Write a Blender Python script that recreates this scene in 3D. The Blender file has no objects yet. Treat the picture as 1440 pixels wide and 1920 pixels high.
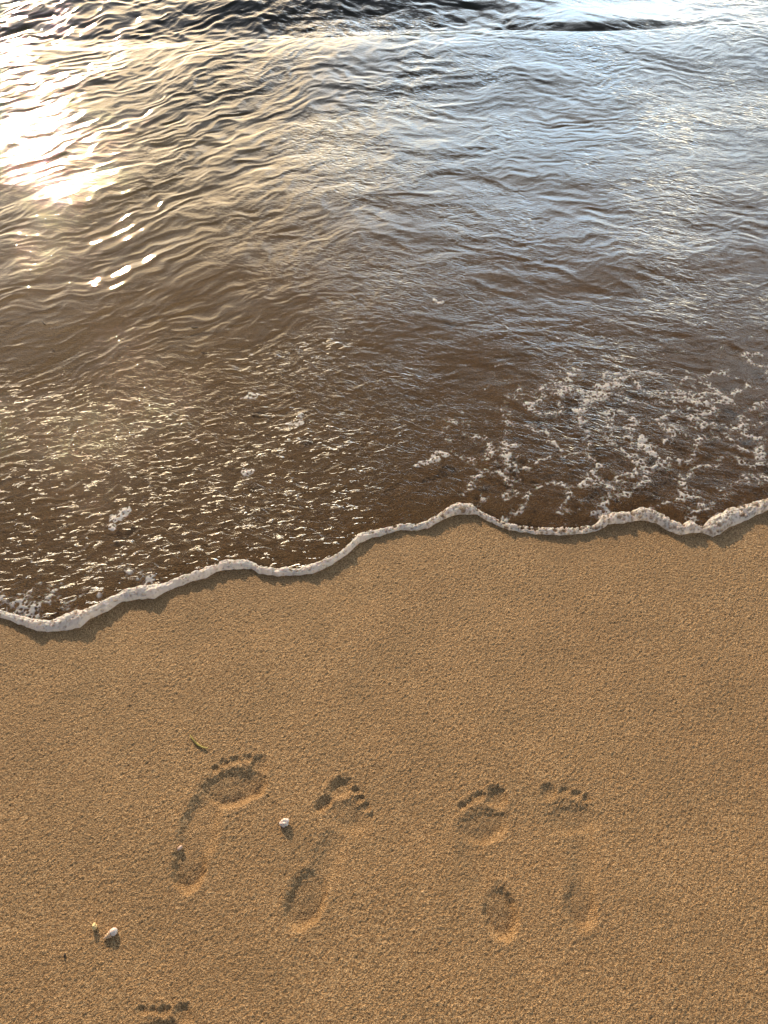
import bpy, math
import numpy as np
R = math.radians
scene = bpy.context.scene
col = scene.collection

# ------------------------------------------------------------------ camera
CAM_H, TILT, F_PX = 1.40, R(37.0), 1441.0            # photo is 1440 x 1920
cam = bpy.data.cameras.new('camera')
cam_o = bpy.data.objects.new('camera', cam); col.objects.link(cam_o)
cam_o.location = (0, 0, CAM_H); cam_o.rotation_euler = (TILT, 0, 0)
cam.sensor_fit = 'VERTICAL'; cam.sensor_height = 24; cam.lens = 24 * F_PX / 1920
cam.clip_start = 0.02; cam.clip_end = 12000
scene.camera = cam_o

# ------------------------------------------------------------------ light
SUN_EL, SUN_AZ = R(19.5), R(-24.5)                    # azimuth from +Y, negative = left
SKY_ROT = SUN_AZ
world = bpy.data.worlds.new('World'); scene.world = world; world.use_nodes = True
wn = world.node_tree.nodes; wl = world.node_tree.links
bg = wn['Background']
sky = wn.new('ShaderNodeTexSky'); sky.sky_type = 'NISHITA'; sky.sun_disc = False
sky.sun_elevation = SUN_EL; sky.sun_rotation = SKY_ROT
sky.air_density = 1.0; sky.dust_density = 1.2; sky.ozone_density = 1.2
def _w(t, **k):
    n = wn.new(t)
    for a, v in k.items(): setattr(n, a, v)
    return n
def _wm(op, a, b=None, c=None):
    n = _w('ShaderNodeMath', operation=op)
    for i, v in enumerate((a, b, c)):
        if v is None: continue
        if isinstance(v, (int, float)): n.inputs[i].default_value = v
        else: wl.new(v, n.inputs[i])
    return n.outputs[0]
def _wr(fac, stops):
    n = _w('ShaderNodeValToRGB'); e = n.color_ramp.elements
    while len(e) < len(stops): e.new(0.5)
    for k, (p, c) in enumerate(stops):
        e[k].position = p; e[k].color = (c, c, c, 1) if isinstance(c, (int, float)) else (*c, 1)
    wl.new(fac, n.inputs[0]); return n.outputs[0]
def _wx(fac, a, b, mode='MIX'):
    n = _w('ShaderNodeMix', data_type='RGBA', blend_type=mode)
    for i, v in ((0, fac), (6, a), (7, b)):
        if isinstance(v, (int, float)): n.inputs[i].default_value = v
        elif isinstance(v, tuple): n.inputs[i].default_value = (*v, 1)
        else: wl.new(v, n.inputs[i])
    return n.outputs[2]
tc = _w('ShaderNodeTexCoord').outputs['Generated']
sep = _w('ShaderNodeSeparateXYZ'); wl.new(tc, sep.inputs[0]); elev = sep.outputs[2]
mp = _w('ShaderNodeMapping'); mp.inputs['Scale'].default_value = (1.0, 1.0, 2.6); wl.new(tc, mp.inputs[0])
nz = _w('ShaderNodeTexNoise'); nz.inputs['Scale'].default_value = 2.3; nz.inputs['Detail'].default_value = 5; wl.new(mp.outputs[0], nz.inputs[0])
# thin high cloud: cream near the horizon, lavender grey above, thinning out overhead
cloud_c = _wr(elev, [(0.10, (8.0, 12.0, 16.5)), (0.36, (13.0, 17.5, 21.5)), (0.46, (22.0, 25.5, 28.5)), (0.60, (15.0, 15.6, 15.8)), (0.9, (2.6, 3.0, 3.8))])
nz2 = _w('ShaderNodeTexNoise'); nz2.inputs['Scale'].default_value = 3.4; nz2.inputs['Detail'].default_value = 3; wl.new(mp.outputs[0], nz2.inputs[0])
cream = _wm('MULTIPLY', _wr(nz2.outputs['Fac'], [(0.50, 0.0), (0.57, 1.0)]), _wr(elev, [(0.30, 1.0), (0.45, 0.0)]))
cloud_c = _wx(cream, cloud_c, (25.0, 21.5, 15.0))
# warm haze round the sun
dt = _w('ShaderNodeVectorMath', operation='DOT_PRODUCT'); wl.new(tc, dt.inputs[0])
dt.inputs[1].default_value = (math.sin(SUN_AZ) * math.cos(SUN_EL), math.cos(SUN_AZ) * math.cos(SUN_EL), math.sin(SUN_EL))
cloud_c = _wx(_wr(dt.outputs['Value'], [(0.90, 0.0), (0.965, 0.8), (0.99, 1.0)]), cloud_c, (27.0, 19.5, 11.0))
cloud_f = _wm('MULTIPLY', _wr(nz.outputs['Fac'], [(0.40, 0.22), (0.54, 1.0)]), _wr(_wm('MULTIPLY_ADD', _wm('MINIMUM', _wm('ADD', sep.outputs[0], 0.08), 0.0), -0.42, _wm('MULTIPLY_ADD', sep.outputs[0], -0.14, elev)), [(0.0, 1.0), (0.54, 1.0), (0.63, 0.30), (0.72, 0.02)]))
# the cloud is brighter over the sea, towards the sun
front = _wr(_wm('MULTIPLY_ADD', sep.outputs[1], 0.5, 0.5), [(0.45, 0.30), (0.75, 1.0)])
cl = _wx(1.0, cloud_c, front, 'MULTIPLY')
skyc = _wx(1.0, sky.outputs[0], (0.60, 0.62, 0.64), 'MULTIPLY')
wl.new(_wx(cloud_f, skyc, cl), bg.inputs[0]); bg.inputs[1].default_value = 0.11
sun = bpy.data.lights.new('sun', 'SUN'); sun.energy = 3.3; sun.angle = R(0.55); sun.color = (1.0, 0.80, 0.54)
sun_o = bpy.data.objects.new('sun', sun); col.objects.link(sun_o)
from mathutils import Vector
sd = Vector((math.sin(SUN_AZ) * math.cos(SUN_EL), math.cos(SUN_AZ) * math.cos(SUN_EL), math.sin(SUN_EL)))
sun_o.rotation_euler = sd.to_track_quat('Z', 'Y').to_euler(); sun_o.location = (-2, 5, 3)
scene.view_settings.view_transform = 'Standard'; scene.view_settings.look = 'None'
scene.view_settings.gamma = 1; scene.view_settings.exposure = 0.66

# ------------------------------------------------------------------ helpers
def at(px, py, z=0.0):
    """point of the photograph -> point on the level z"""
    px = np.asarray(px, float); py = np.asarray(py, float)
    xc = (px - 720) / F_PX; yc = (960 - py) / F_PX
    dy = yc * math.cos(TILT) + math.sin(TILT); dz = yc * math.sin(TILT) - math.cos(TILT)
    t = (z - CAM_H) / dz
    return xc * t, dy * t

def _hash(ix, iy, seed):
    h = (ix.astype(np.int64) * 374761393 + iy.astype(np.int64) * 668265263 + seed * 1442695041) & 0xffffffff
    h = ((h ^ (h >> 13)) * 1274126177) & 0xffffffff
    h = ((h ^ (h >> 16)) * 2246822519) & 0xffffffff
    return (h ^ (h >> 15)) & 0xffffffff

def noise(x, y, seed=0):
    """gradient noise about -1..1"""
    x, y = np.broadcast_arrays(x, y)
    ix = np.floor(x); iy = np.floor(y); fx = x - ix; fy = y - iy
    ix = ix.astype(np.int64); iy = iy.astype(np.int64)
    u = fx * fx * fx * (fx * (fx * 6 - 15) + 10); v = fy * fy * fy * (fy * (fy * 6 - 15) + 10)
    def g(a, b):
        an = _hash(ix + a, iy + b, seed) * (2 * math.pi / 4294967296.0)
        return np.cos(an) * (fx - a) + np.sin(an) * (fy - b)
    n0 = g(0, 0) * (1 - u) + g(1, 0) * u
    n1 = g(0, 1) * (1 - u) + g(1, 1) * u
    return (n0 * (1 - v) + n1 * v) * 1.5

def fbm(x, y, seed=0, o=3, gain=0.5):
    s = 0; a = 1.0
    for i in range(o):
        s = s + a * noise(x * 2 ** i, y * 2 ** i, seed + i * 17); a *= gain
    return s

def worley(x, y, seed=0):
    """distance to nearest cell point, and a random number of that cell"""
    ix = np.floor(x).astype(np.int64); iy = np.floor(y).astype(np.int64)
    best = np.full(x.shape, 9.0); rnd = np.zeros(x.shape)
    for a in (-1, 0, 1):
        for b in (-1, 0, 1):
            h1 = _hash(ix + a, iy + b, seed); h2 = _hash(ix + a, iy + b, seed + 7)
            px = ix + a + h1 / 4294967296.0; py = iy + b + h2 / 4294967296.0
            d = np.hypot(px - x, py - y); m = d < best
            best = np.where(m, d, best); rnd = np.where(m, (h1 ^ h2) / 4294967296.0, rnd)
    return best, rnd

def sm(e0, e1, x):
    t = np.clip((x - e0) / (e1 - e0), 0, 1); return t * t * (3 - 2 * t)

def axis(lo, hi, step, far, grow=1.35, step_hi=None):
    """coordinates: fine between lo and hi, growing to +-far outside"""
    if step_hi is None: mid = np.arange(lo, hi + step / 2, step)
    else:
        n = int(math.log(step_hi / step) / (step_hi - step) * (hi - lo)) + 1
        t = np.linspace(0, 1, n); r = step_hi / step
        mid = lo + (hi - lo) * (r ** t - 1) / (r - 1)
    a = [mid[0]]; s = mid[1] - mid[0]
    while a[-1] > -far: s *= grow; a.append(a[-1] - s)
    b = [mid[-1]]; s = mid[-1] - mid[-2]
    while b[-1] < far: s *= grow; b.append(b[-1] + s)
    return np.concatenate([a[:0:-1], mid, b[1:]])

def grid_mesh(name, X, Y, Z, keep=None, N=None, attrs=None, mat=None, parent=None, link=True):
    """mesh of the quads of a (rows, cols) grid where keep is true; unused vertices are dropped"""
    r, c = X.shape
    idx = np.arange(r * c).reshape(r, c)
    q = np.stack([idx[:-1, :-1], idx[:-1, 1:], idx[1:, 1:], idx[1:, :-1]], -1)
    q = q.reshape(-1, 4) if keep is None else q[keep]
    used = np.zeros(r * c, bool); used[q.ravel()] = True
    remap = np.cumsum(used) - 1; q = remap[q]
    co = np.stack([X.ravel()[used], Y.ravel()[used], Z.ravel()[used]], 1)
    me = bpy.data.meshes.new(name)
    me.vertices.add(len(co)); me.vertices.foreach_set('co', co.astype(np.float32).ravel())
    me.loops.add(q.size); me.loops.foreach_set('vertex_index', q.astype(np.int32).ravel())
    me.polygons.add(len(q)); me.polygons.foreach_set('loop_start', np.arange(0, q.size, 4, dtype=np.int32))
    me.update(calc_edges=True)
    me.polygons.foreach_set('use_smooth', np.ones(len(q), bool))
    for k, v in (attrs or {}).items():
        at_ = me.attributes.new(k, 'FLOAT', 'POINT'); at_.data.foreach_set('value', v.ravel()[used].astype(np.float32))
    if N is not None:
        me.normals_split_custom_set_from_vertices(N.reshape(-1, 3)[used].astype(np.float32))
    if mat: me.materials.append(mat)
    o = bpy.data.objects.new(name, me)
    if link: col.objects.link(o)
    if parent: o.parent = parent
    return o

def grid_normals(x, y, Z):
    gy, gx = np.gradient(Z, y, x)
    n = np.stack([-gx, -gy, np.ones_like(Z)], -1)
    return n / np.linalg.norm(n, axis=-1, keepdims=True)

def tag(o, label=None, cat=None, group=None, kind=None):
    if label: o['label'] = label
    if cat: o['category'] = cat
    if group: o['group'] = group
    if kind: o['kind'] = kind
    return o

class NT:
    def __init__(s, name):
        s.m = bpy.data.materials.new(name); s.m.use_nodes = True
        s.n = s.m.node_tree.nodes; s.l = s.m.node_tree.links
        s.p = s.n['Principled BSDF']; s.out = s.n['Material Output']
        s.pos = s.n.new('ShaderNodeNewGeometry').outputs['Position']
    def noise(s, scale, detail=2, rough=0.5, vec=None, dist=0):
        t = s.n.new('ShaderNodeTexNoise'); t.inputs['Scale'].default_value = scale
        t.inputs['Detail'].default_value = detail; t.inputs['Roughness'].default_value = rough
        t.inputs['Distortion'].default_value = dist
        s.l.new(vec or s.pos, t.inputs['Vector']); return t.outputs['Fac']
    def vor(s, scale, feature='F1', vec=None, out='Distance'):
        t = s.n.new('ShaderNodeTexVoronoi'); t.feature = feature; t.inputs['Scale'].default_value = scale
        s.l.new(vec or s.pos, t.inputs['Vector']); return t.outputs[out]
    def ramp(s, fac, stops):
        t = s.n.new('ShaderNodeValToRGB'); e = t.color_ramp.elements
        while len(e) < len(stops): e.new(0.5)
        for k, (p, c) in enumerate(stops):
            e[k].position = p; e[k].color = (*c, 1) if not isinstance(c, (int, float)) else (c, c, c, 1)
        s.l.new(fac, t.inputs[0]); return t.outputs[0]
    def math(s, op, a, b=None, clamp=False):
        t = s.n.new('ShaderNodeMath'); t.operation = op; t.use_clamp = clamp
        for i, v in enumerate((a, b)):
            if v is None: continue
            if isinstance(v, (int, float)): t.inputs[i].default_value = v
            else: s.l.new(v, t.inputs[i])
        return t.outputs[0]
    def mix(s, fac, a, b, mode='MIX'):
        t = s.n.new('ShaderNodeMix'); t.data_type = 'RGBA'; t.blend_type = mode
        for i, v in ((0, fac), (6, a), (7, b)):
            if isinstance(v, (int, float)): t.inputs[i].default_value = v
            elif isinstance(v, tuple): t.inputs[i].default_value = (*v, 1)
            else: s.l.new(v, t.inputs[i])
        return t.outputs[2]
    def mixsh(s, fac, a, b):
        t = s.n.new('ShaderNodeMixShader')
        if isinstance(fac, (int, float)): t.inputs[0].default_value = fac
        else: s.l.new(fac, t.inputs[0])
        s.l.new(a, t.inputs[1]); s.l.new(b, t.inputs[2]); return t.outputs[0]
    def attr(s, name):
        t = s.n.new('ShaderNodeAttribute'); t.attribute_name = name; return t.outputs['Fac']
    def bump(s, h, dist, strength=1.0, normal=None):
        t = s.n.new('ShaderNodeBump'); t.inputs['Distance'].default_value = dist; t.inputs['Strength'].default_value = strength
        s.l.new(h, t.inputs['Height'])
        if normal: s.l.new(normal, t.inputs['Normal'])
        return t.outputs[0]
    def map(s, scale, rot=0):
        t = s.n.new('ShaderNodeMapping'); t.vector_type = 'TEXTURE'
        t.inputs['Scale'].default_value = scale; t.inputs['Rotation'].default_value = (0, 0, rot)
        s.l.new(s.pos, t.inputs['Vector']); return t.outputs[0]
    def set(s, sock, v):
        if hasattr(v, 'links') or isinstance(v, bpy.types.NodeSocket): s.l.new(v, s.p.inputs[sock])
        else: s.p.inputs[sock].default_value = v

# ------------------------------------------------------------------ materials
def mat_sand():
    t = NT('sand')
    g1 = t.noise(400, 2, 0.65); g2 = t.noise(900, 1, 0.5); big = t.noise(3.2, 3, 0.55); mid = t.noise(60, 3, 0.6)
    c = t.ramp(g1, [(0.36, (0.09, 0.040, 0.010)), (0.49, (0.485, 0.262, 0.100)), (0.62, (0.92, 0.61, 0.31))])
    c = t.mix(0.45, c, t.ramp(t.vor(420, out='Color'), [(0.1, (0.14, 0.07, 0.024)), (0.5, (0.465, 0.258, 0.100)), (0.95, (0.80, 0.515, 0.255))]))
    c = t.mix(t.ramp(big, [(0.35, 0.0), (0.7, 0.35)]), c, (0.34, 0.185, 0.075))
    c = t.mix(t.ramp(t.vor(150), [(0.0, 0.75), (0.16, 0.0)]), c, (0.10, 0.05, 0.018))
    c = t.mix(t.ramp(t.noise(11, 4, 0.6), [(0.40, 0.0), (0.68, 0.30)]), c, (0.27, 0.165, 0.07))
    wet = t.attr('wet')  # soaked and damp sand, plus the shade painted on the print floors
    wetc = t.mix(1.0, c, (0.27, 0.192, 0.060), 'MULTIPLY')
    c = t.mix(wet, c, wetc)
    t.set('Base Color', c)
    t.set('Roughness', t.ramp(wet, [(0, 0.62), (1, 0.42)])); t.set('Specular IOR Level', 0.35)
    b = t.bump(t.noise(400, 2, 0.65), 0.0085, 1.0)
    b = t.bump(g2, 0.0008, 0.8, b)
    t.l.new(b, t.p.inputs['Normal'])
    return t.m

def mat_water():
    t = NT('water')
    t.n.remove(t.p)
    dep = t.attr('depth'); rip = t.attr('ripple')
    # fine ripples finer than the mesh
    m1 = t.map((1.7, 1.0, 1.0), R(22)); m2 = t.map((1.4, 1.0, 1.0), R(-12))
    h1 = t.noise(75, 3, 0.55, m1, 0.6); h2 = t.noise(170, 2, 0.5, m2, 0.4)
    r1 = t.math('SUBTRACT', 1.0, t.math('ABSOLUTE', t.math('SUBTRACT', t.math('MULTIPLY', h1, 2.0), 1.0)))
    hh = t.math('ADD', t.math('MULTIPLY', r1, 0.55), t.math('MULTIPLY', h2, 0.30))
    hh = t.math('MULTIPLY', hh, rip)
    nb = t.bump(hh, 0.0012, 1.0)
    m3 = t.map((1.0, 0.34, 1.0), R(12)); m4 = t.map((1.0, 0.45, 1.0), R(-20))
    dash = t.ramp(t.noise(36, 3, 0.6, m3, 0.5), [(0.60, 0.0), (0.72, 1.0)])
    nb = t.bump(t.math('MULTIPLY', dash, t.attr('glint')), 0.0060, 1.0, nb)
    r3 = t.math('ABSOLUTE', t.math('SUBTRACT', t.math('MULTIPLY', t.noise(24, 2, 0.5, m4, 1.2), 2.0), 1.0))
    pm = t.ramp(t.noise(2.6, 2, 0.5), [(0.38, 0.12), (0.62, 1.0)])
    nb = t.bump(t.math('MULTIPLY', t.math('MULTIPLY', r3, t.math('MULTIPLY', rip, -1.5)), pm), 0.0026, 1.0, nb)
    vm = t.n.new('ShaderNodeVectorMath'); vm.operation = 'DOT_PRODUCT'; t.l.new(nb, vm.inputs[0])
    gi = t.n.new('ShaderNodeNewGeometry'); t.l.new(gi.outputs['Incoming'], vm.inputs[1])
    fres = t.math('ADD', 0.013, t.math('MULTIPLY', 1.75, t.math('POWER', t.math('SUBTRACT', 1.0, t.math('ABSOLUTE', vm.outputs['Value']), True), 4.2)), True)
    gl = t.n.new('ShaderNodeBsdfGlossy'); gl.distribution = 'BECKMANN'; gl.inputs['Roughness'].default_value = 0.03; t.l.new(nb, gl.inputs['Normal'])
    gl.inputs['Color'].default_value = (1, 1, 1, 1)
    tr = t.n.new('ShaderNodeBsdfTransparent')
    t.l.new(t.ramp(dep, [(0.0, (0.97, 0.94, 0.87)), (0.06, (0.86, 0.80, 0.67)), (0.25, (0.62, 0.59, 0.43)), (0.6, (0.30, 0.34, 0.28)), (1.0, (0.10, 0.13, 0.11))]), tr.inputs['Color'])
    df = t.n.new('ShaderNodeBsdfDiffuse')                       # sand and silt carried in the water
    t.l.new(t.ramp(dep, [(0.0, (0.075, 0.050, 0.022)), (0.5, (0.055, 0.048, 0.028)), (1.0, (0.055, 0.115, 0.105))]), df.inputs['Color'])
    body = t.mixsh(t.ramp(dep, [(0.0, 0.0), (0.3, 0.22), (0.7, 0.65), (1.0, 0.9)]), tr.outputs[0], df.outputs[0])
    t.l.new(t.mixsh(fres, body, gl.outputs[0]), t.out.inputs[0])
    return t.m

def mat_foam(bumpd=0.0009):
    t = NT('foam')
    hole = t.attr('hole')
    t.set('Base Color', t.mix(hole, (0.95, 0.87, 0.79), (0.30, 0.20, 0.12)))
    t.set('Roughness', 0.35); t.set('Subsurface Weight', 0.35); t.set('Subsurface Radius', (0.010, 0.006, 0.004)); t.set('Subsurface Scale', 0.5)
    v = t.vor(420, 'SMOOTH_F1'); v2 = t.vor(900)
    b = t.bump(t.math('ADD', v, t.math('MULTIPLY', v2, 0.4)), -bumpd * -1.0, 0.8)
    t.l.new(b, t.p.inputs['Normal'])
    tl = t.n.new('ShaderNodeBsdfTranslucent'); tl.inputs[0].default_value = (0.95, 0.88, 0.80, 1)
    tr = t.n.new('ShaderNodeBsdfTransparent')
    den = t.attr('cover')
    t.l.new(t.mixsh(den, tr.outputs[0], t.mixsh(0.48, t.p.outputs[0], tl.outputs[0])), t.out.inputs[0])
    return t.m

def mat_simple(name, a, b, scale, rough=0.5, bumpd=0.0, sss=0):
    t = NT(name)
    t.set('Base Color', t.ramp(t.noise(scale, 3, 0.6), [(0.3, a), (0.7, b)])); t.set('Roughness', rough)
    if sss: t.set('Subsurface Weight', sss); t.set('Subsurface Radius', (0.004, 0.002, 0.001)); t.set('Subsurface Scale', 0.5)
    if bumpd: t.l.new(t.bump(t.noise(scale * 3, 3, 0.6), bumpd, 0.7), t.p.inputs['Normal'])
    return t.m

M_SAND, M_WATER, M_FOAM = mat_sand(), mat_water(), mat_foam()

# ------------------------------------------------------------------ shoreline from the photo
OUTER = [(-60,1142),(0,1158),(30,1168),(60,1180),(75,1185),(110,1184),(150,1177),(170,1160),(200,1146),(230,1128),(262,1124),(290,1122),
 (320,1106),(360,1090),(385,1085),(410,1070),(440,1068),(470,1067),(485,1076),(520,1080),(560,1079),(590,1074),(620,1060),(650,1040),
 (675,1017),(700,1008),(720,1003),(750,994),(780,995),(805,989),(830,975),(850,967),(875,965),(895,966),(910,976),(940,990),(980,999),
 (1020,1003),(1060,1004),(1100,1000),(1125,994),(1140,983),(1170,981),(1200,976),(1230,981),(1250,995),(1275,1004),(1295,1000),
 (1315,999),(1335,1007),(1350,1002),(1365,990),(1390,980),(1420,965),(1440,956),(1500,930),(1560,935)]
INNER = [(-60,1136),(0,1147),(30,1150),(60,1158),(90,1161),(140,1142),(165,1140),(200,1120),(240,1101),(265,1095),(300,1094),(340,1077),
 (380,1064),(410,1051),(440,1046),(465,1048),(490,1061),(520,1062),(560,1063),(590,1052),(620,1042),(650,1021),(670,1000),(690,991),
 (720,988),(750,979),(785,980),(820,964),(840,948),(860,941),(885,942),(905,960),(930,972),(960,980),(1000,985),(1040,989),(1080,986),
 (1115,981),(1130,965),(1155,959),(1180,958),(1200,950),(1220,952),(1245,965),(1275,982),(1295,975),(1318,986),(1332,970),(1365,952),
 (1395,942),(1440,933),(1500,905),(1560,912)]
ox, oy = at(*np.array(OUTER).T); ixx, iyy = at(*np.array(INNER).T, 0.012)
def extend(x, y, seed):
    xs = np.arange(0.05, 60, 0.05)
    wob = lambda s, k: 0.035 * noise(xs * 7 + s, xs * 0, k) + 0.25 * noise(xs * 0.6 + s, xs * 0, k + 1)
    l = (x[0] - xs)[::-1]; r = x[-1] + xs
    ly = (y[0] - 0.02 * xs + wob(3, seed) - wob(3, seed)[0])[::-1]; ry = y[-1] + 0.02 * xs + wob(9, seed + 5) - wob(9, seed + 5)[0]
    return np.concatenate([l, x, r]), np.concatenate([ly, y, ry])
ox, oy = extend(ox, oy, 40); ixx, iyy = extend(ixx, iyy, 40)
def shore_out(x): return np.interp(x, ox, oy) + 0.0024 * noise(x * 55, x * 0, 71) + 0.0008 * noise(x * 170, x * 0, 72)
def shore_in(x): return np.maximum(np.interp(x, ixx, iyy) + 0.0040 * noise(x * 45, x * 0, 73) + 0.0012 * noise(x * 150, x * 0, 74), shore_out(x) + 0.008)
def shore_mid(x): return 0.45 * np.interp(x, ox, oy) + 0.55 * np.interp(x, ixx, iyy)
_sx = np.arange(-70, 70, 0.02)
_smooth = np.convolve(shore_mid(_sx), np.hanning(31) / np.hanning(31).sum(), 'same')
def shore_smooth(x): return np.interp(x, _sx, _smooth)

# ------------------------------------------------------------------ water height
def crest_y(x):
    """line of the low step of water that crosses the top of the photo"""
    kx, ky = at([-300, 0, 200, 430, 600, 720, 900, 1100, 1200, 1300, 1440, 1800], [110, 100, 100, 93, 88, 84, 74, 74, 72, 66, 50, 20], 0.03)
    return np.interp(x, kx, ky)

def water_height(x, y):
    d = y - shore_smooth(x)                                    # distance behind the edge of the swash
    L = sm(0.35, -0.55, x + 0.10 * (y - 2))                    # left part: diagonal ripples
    z = 0.004 + 0.007 * sm(0, 0.05, y - shore_mid(x)) + 0.006 * sm(0, 1.2, d) + 0.012 * sm(1.2, 2.6, d)
    cy = crest_y(x); dc = y - cy
    ca = sm(-1.25, -0.55, x)
    z = z + (0.020 + 0.012 * ca) * np.exp(-np.where(dc < 0, (dc / 0.40) ** 2, (dc / (0.035)) ** 2)) * (0.25 + 0.75 * ca)
    far = sm(0.0, 0.12, dc)
    # the next wave standing behind the step, its face towards the beach
    wv = (0.030 + 0.038 * np.exp(-((x + 0.10) / 0.72) ** 4) - 0.02 * sm(0.6, 1.0, x)) * sm(0.08, 0.55, dc) * sm(6, 0.6, dc)
    lens = 0.030 * np.exp(-((x - 0.95) / 0.45) ** 2) * sm(0.03, 0.15, dc) * sm(0.45, 0.14, dc)
    z = z + wv + lens - 0.014 * far * sm(0.9, 0.2, dc)
    # swell and ripples
    wx = x + 0.06 * noise(x * 3, y * 3, 1) + 0.018 * noise(x * 13, y * 13, 3); wy = y + 0.06 * noise(x * 3, y * 3, 2) + 0.018 * noise(x * 13, y * 13, 4)
    def an(ang, la, lc, seed):                                 # la along the crest, lc across
        c, s = math.cos(ang), math.sin(ang)
        return noise((wx * c + wy * s) / la, (-wx * s + wy * c) / lc, seed)
    amp = 0.25 + 0.75 * sm(0.15, 1.6, d)
    deep = sm(1.0, 2.6, d)
    z = z + amp * (0.0046 - 0.0008 * L) * (L * an(R(46), 0.7, 0.34, 11) + (1 - L) * an(R(-8), 0.8, 0.34, 12))
    calm = 1 - 0.58 * sm(0.0, 0.6, x) * sm(0.8, 1.6, d)
    z = z + calm * amp * (0.0040 + 0.0008 * deep) * (0.8 * L * an(R(44), 0.30, 0.12, 13) + (1 - L) * an(R(8), 0.30, 0.12, 14))
    r = 1 - np.abs(L * an(R(38), 0.12, 0.050, 15) + (1 - L) * an(R(-14), 0.15, 0.055, 16)) * 1.5
    z = z + (0.35 + 0.65 * amp) * (0.0021 + 0.0008 * deep - 0.0003 * L) * r * calm
    r = 1 - np.abs(L * an(R(30), 0.075, 0.026, 17) + (1 - L) * an(R(14), 0.07, 0.028, 18)) * 1.5
    z = z + (0.0011 + 0.0004 * deep) * r * (0.6 + 0.4 * sm(-0.2, 0.4, noise(x * 2.1, y * 2.1, 33)))
    z = z + 0.0038 * far * (1 - 0.6 * sm(0.5, 1.0, x)) * (an(R(5), 0.16, 0.07, 21) + 0.5 * an(R(-20), 0.09, 0.035, 22)) * sm(60, 4, y)
    # short steep ripples of the thin sheet close to the edge, lower left
    g = sm(0.25, -0.25, x) * sm(1.15, 0.35, d) * sm(0.0, 0.08, d)
    r2 = an(R(14), 0.030, 0.0125, 24)
    z = z + g * 0.0034 * np.maximum(r2 - 0.15, 0) ** 1.0
    return z

def sand_base(x, y):
    d = y - shore_smooth(x)
    z = -0.010 * sm(0, 1, d / 0.9) - 0.09 * np.clip(d - 0.9, 0, 4) ** 1.2 - 0.02 * np.clip(d - 4, 0, 60)
    z = z + 0.012 * np.clip(-0.6 - d, 0, 30)
    z = z + 0.0022 * noise(x * 2.3, y * 2.3, 51) + 0.0017 * noise(x * 7, y * 7, 52)
    return z

# ------------------------------------------------------------------ footprints: (cx, cy, rx, ry, angle, depth, softness) in photo px
PRINTS = [
 dict(label='deep left footprint with green strand above its toes, leftmost whole print', toes=[
   (487,1435,15,17,15,.010,.35),(465,1421,10,7,10,.006,.4),(441,1426,9.5,6.5,10,.006,.4),(421,1432,8.5,8,20,.007,.4),(404,1443,8.5,8,25,.007,.4)],
   ball=[(432,1478,60,35,14,.0105,.45),(470,1468,30,30,-10,.009,.45)], arch=[(374,1556,37,86,17,.0078,.55)], heel=[(356,1622,31,52,12,.0100,.42)]),
 dict(label='faint right footprint to the right of the white pebble, its big toe pressed deep', toes=[
   (638,1478,22,17,40,.0125,.35),(667,1483,9.5,8.5,0,.008,.4),(674,1498,9,7,10,.008,.4),(686,1513,9,7.5,0,.008,.4),(696,1530,7.5,6.5,0,.006,.4)],
   ball=[(607,1506,24,14,48,.007,.6),(648,1530,54,36,-25,.0058,.7)], arch=[(618,1606,32,82,16,.0052,.8)], heel=[(574,1686,36,60,22,.0085,.40)]),
 dict(label='left footprint right of centre with a round deep big toe and bright heel rim', toes=[
   (932,1496,18.5,20,-10,.0125,.35),(897,1493,13,8,10,.007,.4),(880,1503,8.5,7.5,15,.006,.4),(867,1511,9,8,20,.008,.4)],
   ball=[(905,1549,49,35,18,.0070,.55)], arch=[(893,1632,31,90,-16,.0056,.8)], heel=[(937,1710,32,54,-16,.0095,.42)]),
 dict(label='faintest right footprint, rightmost of the row, with shallow toes and heel', toes=[
   (1029,1487,14,15,0,.0085,.4),(1058,1485,11,8,0,.006,.5),(1080,1490,11,8,0,.0065,.5),(1099,1497,9,8,0,.007,.4)],
   ball=[(1070,1535,56,36,-8,.0060,.7)], arch=[(1094,1612,30,90,-4,.0052,.8)], heel=[(1088,1696,30,50,-10,.0070,.55)]),
 dict(label='row of toe dents cut off by the bottom edge of the photo', toes=[
   (268,1895,11,10,0,.0075,.5),(289,1894,9,8,0,.0060,.5),(309,1897,12,11,15,.0085,.45),(345,1904,18,20,-10,.0110,.40)],
   ball=[(300,1948,56,36,10,.008,.5)], arch=[], heel=[(255,2110,28,50,14,.009,.45)]),
]
def ellipse_field(e, X, Y):
    cx, cy, rx, ry, ang, dep, soft = e
    x0, y0 = at(cx, cy); ax, ay = at(cx + 1, cy); bx, by = at(cx, cy - 1)
    J = np.array([[ax - x0, bx - x0], [ay - y0, by - y0]]); Ji = np.linalg.inv(J)
    dx, dy = X - x0, Y - y0
    u = Ji[0, 0] * dx + Ji[0, 1] * dy; v = Ji[1, 0] * dx + Ji[1, 1] * dy      # v up
    c, s = math.cos(R(-ang)), math.sin(R(-ang))
    # ang tilts the long (v) axis clockwise
    c, s = math.cos(R(ang)), math.sin(R(ang))
    uu = u * c - v * s; vv = u * s + v * c
    if rx > ry and ry > 0:                                     # wide shapes: angle raises the right end
        uu = u * c + v * s; vv = -u * s + v * c
    return np.sqrt((uu / rx) ** 2 + (vv / ry) ** 2)

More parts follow.
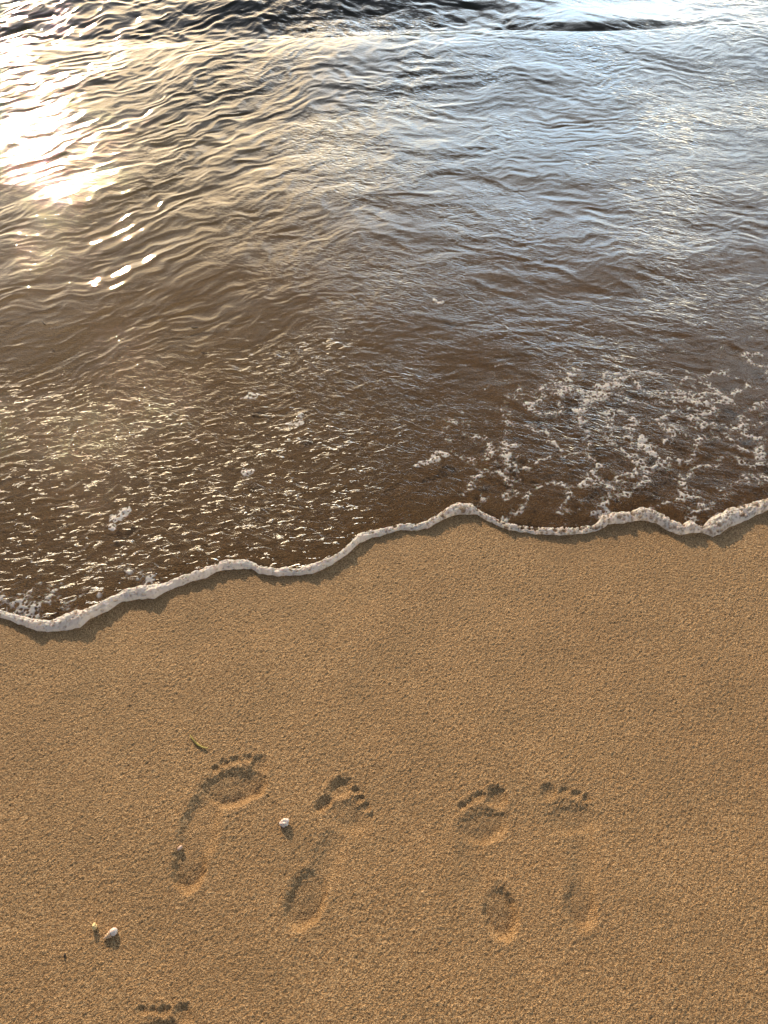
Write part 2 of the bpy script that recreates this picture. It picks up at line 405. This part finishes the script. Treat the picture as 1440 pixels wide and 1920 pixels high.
def lean(e, X, Y):
    # the sole pressed deeper on the side away from the water
    x0, y0 = at(e[0], e[1]); w = 0.00095 * math.hypot(e[2] * 0.407, e[3] * 0.914)
    t = ((X - x0) * 0.407 - (Y - y0) * 0.914) / w
    return np.clip(0.88 + 0.70 * t, 0.16, 1.55)

# ------------------------------------------------------------------ sand sheet
sx = axis(-0.95, 0.95, 0.0019, 4000, 1.3)
sy = axis(-0.02, 1.42, 0.0019, 4000, 1.3)
SX, SY = np.meshgrid(sx, sy)
SZ = sand_base(SX, SY)
fx = (sx > -1.0) & (sx < 1.0); fy = (sy > -0.1) & (sy < 1.5)
i0, i1 = np.where(fy)[0][[0, -1]]; j0, j1 = np.where(fx)[0][[0, -1]]
sl = (slice(i0, i1 + 1), slice(j0, j1 + 1))
XX, YY = SX[sl], SY[sl]
warpx = XX + 0.0022 * noise(XX * 70, YY * 70, 61) + 0.0012 * noise(XX * 190, YY * 190, 62)
warpy = YY + 0.0022 * noise(XX * 70, YY * 70, 63) + 0.0012 * noise(XX * 190, YY * 190, 64)
owner = np.zeros(XX.shape, np.int32)                           # 0 sand, else part id
parts = [None]
dent = np.zeros(XX.shape)
for pi, P in enumerate(PRINTS):
    rmin_any = np.full(XX.shape, 9.0); D = np.zeros(XX.shape); rim = np.zeros(XX.shape)
    for kind in ('arch', 'ball', 'heel', 'toes'):
        for e in P[kind]:
            r = ellipse_field(e, warpx, warpy)
            soft = e[6]
            if kind == 'toes': d_k, soft, r = 0.47, min(0.85, soft + 0.3), r / 1.12
            else: d_k, soft = 0.96, (soft - 0.09 if soft < 0.6 else soft)
            d = d_k * e[5] * (1 - sm(1 - soft, 1.12, r)) * (1.0 if kind == 'toes' else 1) * (0.82 + 0.18 * np.clip(r, 0, 1) ** 2) * (1 if kind in ('toes', 'arch') else lean(e, XX, YY))
            D = np.log(np.exp(D * 900) + np.exp(d * 900) - 1) / 900
            rim = np.maximum(rim, 0.07 * e[5] * np.exp(-((r - 1.22) / 0.16) ** 2) * (e[6] < 0.6))
            part = {'arch': 'arch_print', 'ball': 'ball_print', 'heel': 'heel_print', 'toes': 'toe_print'}[kind]
            m = r < 1.12
            parts.append((pi, part)); owner[m] = len(parts) - 1
    dent += -D + rim * sm(0.0018, 0.0, D)
clump = 0.0004 * noise(XX * 95, YY * 95, 65) + 0.0009 * noise(XX * 200, YY * 200, 66) + 0.0006 * noise(XX * 330, YY * 330, 67)
inside = sm(0.001, 0.005, -dent)
damp_shade = np.zeros(SX.shape); dryz = sm(0.02, -0.10, YY - shore_out(XX))
SZ[sl] += dent * (1 + 0.10 * noise(XX * 60, YY * 60, 68)) + clump * (1 - 0.35 * inside) * (0.35 + 0.65 * dryz)
SN = grid_normals(sx, sy, SZ)
wet = sm(0.004, -0.004, shore_mid(SX) - SY)
damp_shade[sl] = 0.10 * sm(0.003, 0.007, -dent)  # packed damp sand, with shade inside the prints also darkened into the colour
wet = np.maximum(wet, damp_shade)
wet = np.maximum(wet, 0.14 * sm(-0.10, -0.01, SY - shore_smooth(SX) + 0.02 * noise(SX * 5, SY * 5, 69)))
own_full = np.zeros(SX.shape, np.int32); own_full[sl] = owner
qo = own_full[:-1, :-1]                                        # owner of each quad
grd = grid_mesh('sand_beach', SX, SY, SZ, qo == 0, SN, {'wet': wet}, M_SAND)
tag(grd, 'golden brown wet sand beach in front of the foam line', 'sand', kind='structure')
for pi, P in enumerate(PRINTS):
    cx, cy = at(np.mean([e[0] for e in P['toes'] + P['ball'] + P['heel']]), np.mean([e[1] for e in P['toes'] + P['ball'] + P['heel']]))
    root = bpy.data.objects.new('footprint', None); col.objects.link(root)
    root.empty_display_size = 0.05
    root.location = (float(cx), float(cy), 0.0)
    tag(root, P['label'], 'footprint', 'footprints pressed into the sand')
    for k in range(1, len(parts)):
        if parts[k][0] == pi and (qo == k).any():
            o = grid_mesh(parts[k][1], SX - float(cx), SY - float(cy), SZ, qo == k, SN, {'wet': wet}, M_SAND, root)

# ------------------------------------------------------------------ water sheet
wxs = axis(-2.05, 2.05, 0.0036, 4000, 1.3)
wys = axis(0.62, 4.6, 0.0022, 4000, 1.3, step_hi=0.0075)
wys = wys[wys > 0.3]
WX, WY = np.meshgrid(wxs, wys)
WZ = water_height(WX, WY)
dpt = np.clip((WZ - sand_base(WX, WY)) / 0.60, 0, 1)
d_ = WY - shore_smooth(WX)
glz = sm(0.05, -0.45, WX + 0.1 * d_) * sm(0.5, 0.85, d_)
rip = (0.72 - 0.50 * glz) * (0.65 + 0.5 * sm(-0.3, 0.5, noise(WX * 2.7, WY * 2.7, 91)))
gln = sm(0.15, -0.35, WX + 0.25 * noise(WX * 3, WY * 3, 92)) * sm(0.80, 0.22, d_ + 0.2 * noise(WX * 4, WY * 4, 93)) * (0.6 + 0.5 * noise(WX * 6, WY * 6, 94))
keep = (WY[:-1, :-1] > shore_mid(WX[:-1, :-1]) - 0.002)
wat = grid_mesh('water', WX, WY, WZ, keep, None, {'depth': dpt, 'ripple': rip, 'glint': gln}, M_WATER)
tag(wat, 'shallow rippled sea water washing over the sand', 'water', kind='structure')

# ------------------------------------------------------------------ foam roll along the edge of the water
def foam_roll():
    n = 2300
    x = np.linspace(-1.25, 1.25, n)
    yo, yi = shore_out(x), shore_in(x)
    yi = np.maximum(yi + 0.002, yo + 0.016)
    # frame from the smoothed middle line so that the roll is wide where the line runs obliquely
    t = np.linspace(-1, 1, 46)
    T, X = np.meshgrid(t, x, indexing='ij')
    yo_, yi_ = np.interp(X, x, yo), np.interp(X, x, yi)
    W = yi_ - yo_
    Y = yo_ + W * (T * 0.5 + 0.5)
    hgt = np.clip(0.56 * W, 0.007, 0.0165) * (1 + 0.38 * noise(X * 14, X * 0, 81) + 0.12 * noise(X * 60, T * 2, 82))
    prof = np.sqrt(np.clip(1 - np.abs(T) ** 2.3, 0, 1))
    Z = sand_base(X, Y) + hgt * prof
    Z = Z + 0.0026 * noise(X * 60, Y * 60, 83) * prof + 0.0012 * noise(X * 120, Y * 120, 85) * prof + 0.0008 * noise(X * 200, Y * 200, 84) * prof
    hole = np.zeros_like(Z)
    right = np.clip(sm(-0.1, 0.25, X) + 0.35 * noise(X * 6, X * 0, 86), 0, 1)
    for cell, rad, amt, sd_ in ((0.0220, 0.36, 0.0060, 1), (0.0105, 0.42, 0.0036, 2), (0.0060, 0.42, 0.0018, 3)):
        f, rn = worley(X / cell, Y / cell + Z * 40, 300 + sd_)
        on = rn < (0.12 + 0.48 * right if sd_ == 1 else 0.34 + 0.40 * right)
        rr = rad * (0.55 + 0.6 * rn)
        h = (1 - sm(0.65, 1.0, f / rr)) * on
        Z = Z - amt * h * prof + amt * 0.30 * np.exp(-((f / rr - 1.12) / 0.13) ** 2) * on * prof
        hole = np.maximum(hole, h * (1.0, 0.8, 0.5)[sd_ - 1] * (0.45 + 0.55 * right))
    den = np.clip(1 - 0.36 * hole * prof, 0, 1)
    o = grid_mesh('foam_line', X, Y, Z, None, None, {'hole': hole, 'cover': den}, M_FOAM)
    return tag(o, 'thick white line of bubbly foam along the edge of the water', 'sea foam')
foam_roll()

# ------------------------------------------------------------------ foam scattered on the water
fxs = np.arange(-1.35, 1.35, 0.0015); fys = np.arange(0.66, 2.35, 0.0015)
FX, FY = np.meshgrid(fxs, fys)
def bump_at(px, py, rx, ry, amp=1.0):
    x0, y0 = at(px, py, 0.012); ax, _ = at(px + rx, py, 0.012); _, by = at(px, py - ry, 0.012)
    return amp * np.exp(-((FX - x0) / (ax - x0)) ** 2 - ((FY - y0) / (by - y0)) ** 2)
dens = (bump_at(1320, 830, 300, 150, 1.0) + bump_at(1060, 800, 230, 130, 0.7) + bump_at(1130, 720, 130, 45, .45) + bump_at(960, 880, 120, 90, 0.5)
        + bump_at(500, 780, 260, 120, 0.28) + bump_at(230, 960, 160, 120, 0.32) + bump_at(860, 560, 260, 120, 0.15) + bump_at(1400, 680, 110, 90, .6) + bump_at(1200, 920, 260, 50, .5)
        + bump_at(110, 1120, 150, 35, 0.75) + bump_at(280, 1075, 90, 22, .4))
dd = FY - shore_out(FX)
dens = dens + 0.75 * np.exp(-((dd - 0.03) / 0.028) ** 2) * sm(-0.25, 0.35, noise(FX * 5, FY * 5, 208))
wxf = FX + 0.012 * noise(FX * 22, FY * 22, 201); wyf = FY + 0.012 * noise(FX * 22, FY * 22, 202)
n1 = 0.55 * noise(wxf / 0.027, wyf / 0.018, 203) + 0.55 * noise(wxf / 0.012, wyf / 0.009, 204) + 0.28 * noise(wxf / 0.006, wyf / 0.005, 205)
clus = noise(FX * 7, FY * 8, 206)
lace = 1 - np.abs(noise(wxf / 0.10, wyf / 0.075, 207)) * 4.5
Ff = n1 + 0.45 * clus + 0.52 * np.clip(lace, -1, 1)
thr = 1.47 - 1.08 * np.clip(dens, 0, 1.15) ** 0.7
dn = (0.22 * sm(-0.35, 0.0, Ff - thr) + 0.78 * sm(0.0, 0.38, Ff - thr)) * (dd > 0.012) * sm(0.25, 0.5, dens)
hole = np.zeros_like(FX)
for cell, rad, sd_ in ((0.0125, 0.50, 1), (0.0080, 0.48, 2)):
    f, rn = worley(FX / cell, FY / cell, 320 + sd_)
    rr = rad * (0.5 + 0.6 * rn)
    hole = np.maximum(hole, (1 - sm(0.7, 1.0, f / rr)) * (rn < 0.75))
dn = dn * (1 - 0.97 * hole) 
FZ = water_height(FX, FY)
FH = FZ + 0.0005 + 0.0016 * sm(0.0, 0.7, Ff - thr) * (1 - 0.7 * hole)
kq = (dn[:-1, :-1] > 0.02) | (dn[1:, 1:] > 0.02) | (dn[1:, :-1] > 0.02) | (dn[:-1, 1:] > 0.02)

# larger foam clumps one can point at
CLUMPS = [
 ([(1120,740,24,13),(1105,752,18,9),(1140,722,30,8),(1165,712,18,6),(1085,735,14,6),(1090,768,12,7)], 'largest curled clump of foam with a swirl of bubbles on the right of the water'),
 ([(468,746,16,6),(480,741,8,4)], 'white oval foam fleck in the brown water left of centre, farther from the beach'),
 ([(556,790,9,6),(562,780,8,5),(550,796,6,4)], 'slanted white foam fleck just right of and below the oval one'),
 ([(812,858,14,6),(828,850,12,6),(795,866,14,5),(780,874,8,4)], 'long pale foam streak between the middle of the water and the foam peak'),
 ([(1212,835,14,11),(1222,850,15,9),(1205,822,9,8),(1232,862,9,6)], 'lacy clump of bubbles below the curled foam clump'),
 ([(1362,748,12,9),(1355,757,14,6)], 'small bright heap of foam near the right edge of the water'),
 ([(463,884,9,7),(470,880,5,5)], 'round foam blob low in the left half of the water'),
 ([(225,965,14,9),(232,958,10,8),(215,985,7,11)], 'ragged foam clump over the glinting ripples at lower left'),
 ([(962,832,11,5),(950,829,7,4)], 'small ring of foam bubbles left of the lacy clump'),
 ([(822,566,12,4),(812,560,6,3)], 'thin foam flake far out in the middle of the water'),
]
claimed = np.zeros(kq.shape, bool)
for blobs, lab in CLUMPS:
    f = np.zeros_like(FX) - 1
    for (px, py, rx, ry) in blobs:
        x0, y0 = at(px, py, 0.015); ax, _ = at(px + rx, py, 0.015); _, by = at(px, py - ry, 0.015)
        r = np.hypot((wxf - x0) / (ax - x0), (wyf - y0) / (by - y0))
        f = np.maximum(f, 1.08 - r)
    f = f + 0.28 * noise(FX / 0.012, FY / 0.009, 210) + 0.16 * noise(FX / 0.005, FY / 0.004, 211)
    dnc = sm(0.05, 0.40, f) * (1 - 0.9 * hole * (f < 1.05))
    k2 = (dnc[:-1, :-1] > 0.02) | (dnc[1:, 1:] > 0.02) | (dnc[1:, :-1] > 0.02) | (dnc[:-1, 1:] > 0.02)
    k2 &= ~claimed; claimed |= k2
    Zc = FZ + 0.0006 + 0.0015 * sm(0.1, 1.2, f) * (1 - 0.45 * hole) + 0.0008 * noise(FX * 120, FY * 120, 212)
    ii, jj = np.where(k2); a, b, c, e = ii.min(), ii.max() + 2, jj.min(), jj.max() + 2
    s2 = (slice(a, b), slice(c, e))
    o = grid_mesh('foam_clump', FX[s2], FY[s2], Zc[s2], k2[a:b-1, c:e-1], None, {'hole': hole[s2] * 0.4, 'cover': dnc[s2]}, M_FOAM)
    tag(o, lab, 'foam clump', 'foam clumps floating on the shallow water')
sf = grid_mesh('scattered_foam', FX, FY, FH, kq & ~claimed, None, {'hole': hole * 0.3, 'cover': dn}, M_FOAM)
tag(sf, 'small flecks and bubbles of white foam scattered over the shallow water', 'foam', kind='stuff')

# ------------------------------------------------------------------ shells, pebbles, strand
import bmesh
def sand_z(x, y):
    i = int(np.argmin(abs(sy - y))); j = int(np.argmin(abs(sx - x))); return float(SZ[i, j])
def lump(name, px, py, rx, ry, rz, rot, mat, seed, facet=0.12, sink=0.3, parent=None, shape=None):
    bm = bmesh.new(); bmesh.ops.create_icosphere(bm, subdivisions=4, radius=1)
    for v in bm.verts:
        n = v.co.normalized(); x, y, z = n
        k = 1 + facet * float(noise(np.array([x * 1.6 + seed]), np.array([y * 1.6 + z * 1.3]), seed)[0]) + 0.04 * float(noise(np.array([x * 5 + z * 3]), np.array([y * 5 + seed]), seed)[0])
        if shape: k *= shape(x, y, z)
        v.co = Vector((x * rx * k, y * ry * k, z * rz * k))
    me = bpy.data.meshes.new(name); bm.to_mesh(me); bm.free()
    me.polygons.foreach_set('use_smooth', np.ones(len(me.polygons), bool)); me.materials.append(mat)
    o = bpy.data.objects.new(name, me); col.objects.link(o)
    if parent: o.parent = parent
    else:
        x, y = at(px, py); o.location = (float(x), float(y), sand_z(x, y) + rz * (1 - sink))
    o.rotation_euler = (0.15, -0.1, rot)
    return o
M_SHELL = mat_simple('shell', (0.66, 0.52, 0.43), (0.76, 0.64, 0.55), 180, 0.30, 0.0003, 0.25)
M_SPIRE = mat_simple('shell_spire', (0.55, 0.33, 0.18), (0.72, 0.50, 0.32), 400, 0.4, 0.0003, 0.1)
M_PINK = mat_simple('pink_stone', (0.55, 0.36, 0.27), (0.66, 0.47, 0.36), 300, 0.5, 0.0004)
M_YEL = mat_simple('yellow_grit', (0.55, 0.38, 0.15), (0.75, 0.56, 0.28), 300, 0.6, 0.0006)
M_DARK = mat_simple('dark_debris', (0.03, 0.018, 0.01), (0.07, 0.04, 0.02), 300, 0.7, 0.0005)
o = lump('pebble', 534, 1544, 0.0078, 0.0068, 0.0055, 0.3, M_SHELL, 3, 0.30, 0.25)
tag(o, 'white pinkish pebble lying between the two left footprints', 'pebble')
o = lump('pebble', 337, 1590, 0.0050, 0.0030, 0.0030, 0.7, M_PINK, 5, 0.2, 0.3)
tag(o, 'small pink stone at the left rim of the leftmost whole footprint', 'pebble')
o = lump('pebble', 178, 1738, 0.0036, 0.0050, 0.0050, 0.2, M_YEL, 7, 0.35, 0.1)
tag(o, 'yellow grit stone standing just left of the spired shell', 'pebble')
o = lump('pebble', 122, 1792, 0.0016, 0.0030, 0.0020, 0.1, M_DARK, 8, 0.3, 0.3)
tag(o, 'tiny dark speck of stone at lower left of the spired shell', 'pebble')
x, y = at(212, 1749)
sh = bpy.data.objects.new('seashell', None); col.objects.link(sh); sh.empty_display_size = 0.01
sh.location = (float(x), float(y), sand_z(x, y)); sh.rotation_euler = (0, 0, R(35))
tag(sh, 'small egg shaped white seashell with brown spire at lower left', 'seashell')
w = lump('shell_body', 0, 0, 0.0076, 0.0060, 0.0056, 0, M_SHELL, 11, 0.03, 0, sh, lambda x, y, z: 1 - 0.10 * max(0, -x)); w.location = (0.001, 0, 0.0048)
bm = bmesh.new(); rings = []                                   # turned spire with whorls
for k in range(25):
    t = k / 24; rr = 0.0052 * (1 - t) ** 0.85 * (1 + 0.12 * math.sin(t * 26)) + 0.0004
    rings.append([bm.verts.new((-0.004 - 0.0125 * t, rr * math.cos(a), 0.0040 - 0.0012 * t + rr * math.sin(a))) for a in np.linspace(0, 2 * math.pi, 20, endpoint=False)])
for a, b in zip(rings, rings[1:]):
    for i in range(20): bm.faces.new((a[i], a[(i + 1) % 20], b[(i + 1) % 20], b[i]))
bm.faces.new(rings[-1])
me = bpy.data.meshes.new('shell_spire'); bm.to_mesh(me); bm.free(); me.materials.append(M_SPIRE)
me.polygons.foreach_set('use_smooth', np.ones(len(me.polygons), bool))
o = bpy.data.objects.new('shell_spire', me); col.objects.link(o); o.parent = sh

def strand(name, pts, r, mat, label, cat, base=None):
    P = [Vector((float(at(px, py)[0]), float(at(px, py)[1]), 0)) for px, py in pts]
    for p in P: p.z = (sand_z(p.x, p.y) if base is None else base) + r * 1.2
    bm = bmesh.new(); rings = []; m = 6; Q = []
    for a in range(len(P) - 1):
        for k in range(m):
            t = k / m; p0 = P[max(a - 1, 0)]; p1 = P[a]; p2 = P[a + 1]; p3 = P[min(a + 2, len(P) - 1)]
            Q.append(0.5 * ((2 * p1) + (p2 - p0) * t + (2 * p0 - 5 * p1 + 4 * p2 - p3) * t * t + (3 * p1 - p0 - 3 * p2 + p3) * t ** 3))
    Q.append(P[-1]); n = len(Q)
    for i, q in enumerate(Q):
        d = (Q[min(i + 1, n - 1)] - Q[max(i - 1, 0)]).normalized(); s = d.cross(Vector((0, 0, 1))).normalized(); u = s.cross(d)
        t = i / (n - 1); rr = r * (0.25 + 0.9 * math.sin(math.pi * min(1, t * 0.75 + 0.12)))
        rings.append([bm.verts.new(q + s * rr * math.cos(a) + u * rr * 0.7 * math.sin(a)) for a in np.linspace(0, 2 * math.pi, 10, endpoint=False)])
    for a, b in zip(rings, rings[1:]):
        for i in range(10): bm.faces.new((a[i], a[(i + 1) % 10], b[(i + 1) % 10], b[i]))
    bm.faces.new(rings[0][::-1]); bm.faces.new(rings[-1])
    me = bpy.data.meshes.new(name); bm.to_mesh(me); bm.free(); me.materials.append(mat)
    me.polygons.foreach_set('use_smooth', np.ones(len(me.polygons), bool))
    o = bpy.data.objects.new(name, me); col.objects.link(o); return tag(o, label, cat)
M_WEED = mat_simple('seaweed', (0.10, 0.075, 0.015), (0.42, 0.32, 0.07), 90, 0.4, 0.0003)
strand('seaweed_strand', [(357, 1379), (362, 1387), (368, 1394), (376, 1400), (384, 1403), (391, 1403)], 0.0018, M_WEED,
       'thin curved olive strand of seaweed lying above the leftmost whole footprint', 'seaweed')
for pts, lab in (([(360, 622), (366, 624), (374, 623)], 'tiny dark bit of debris drifting in the brown water left of centre'),
                 ([(84, 613), (87, 617), (90, 620)], 'tiny dark bit of debris in the water near the left edge')):
    x, y = at(*pts[1]); strand('debris', pts, 0.0016, M_DARK, lab, 'debris', float(water_height(np.array([x]), np.array([y]))[0]))
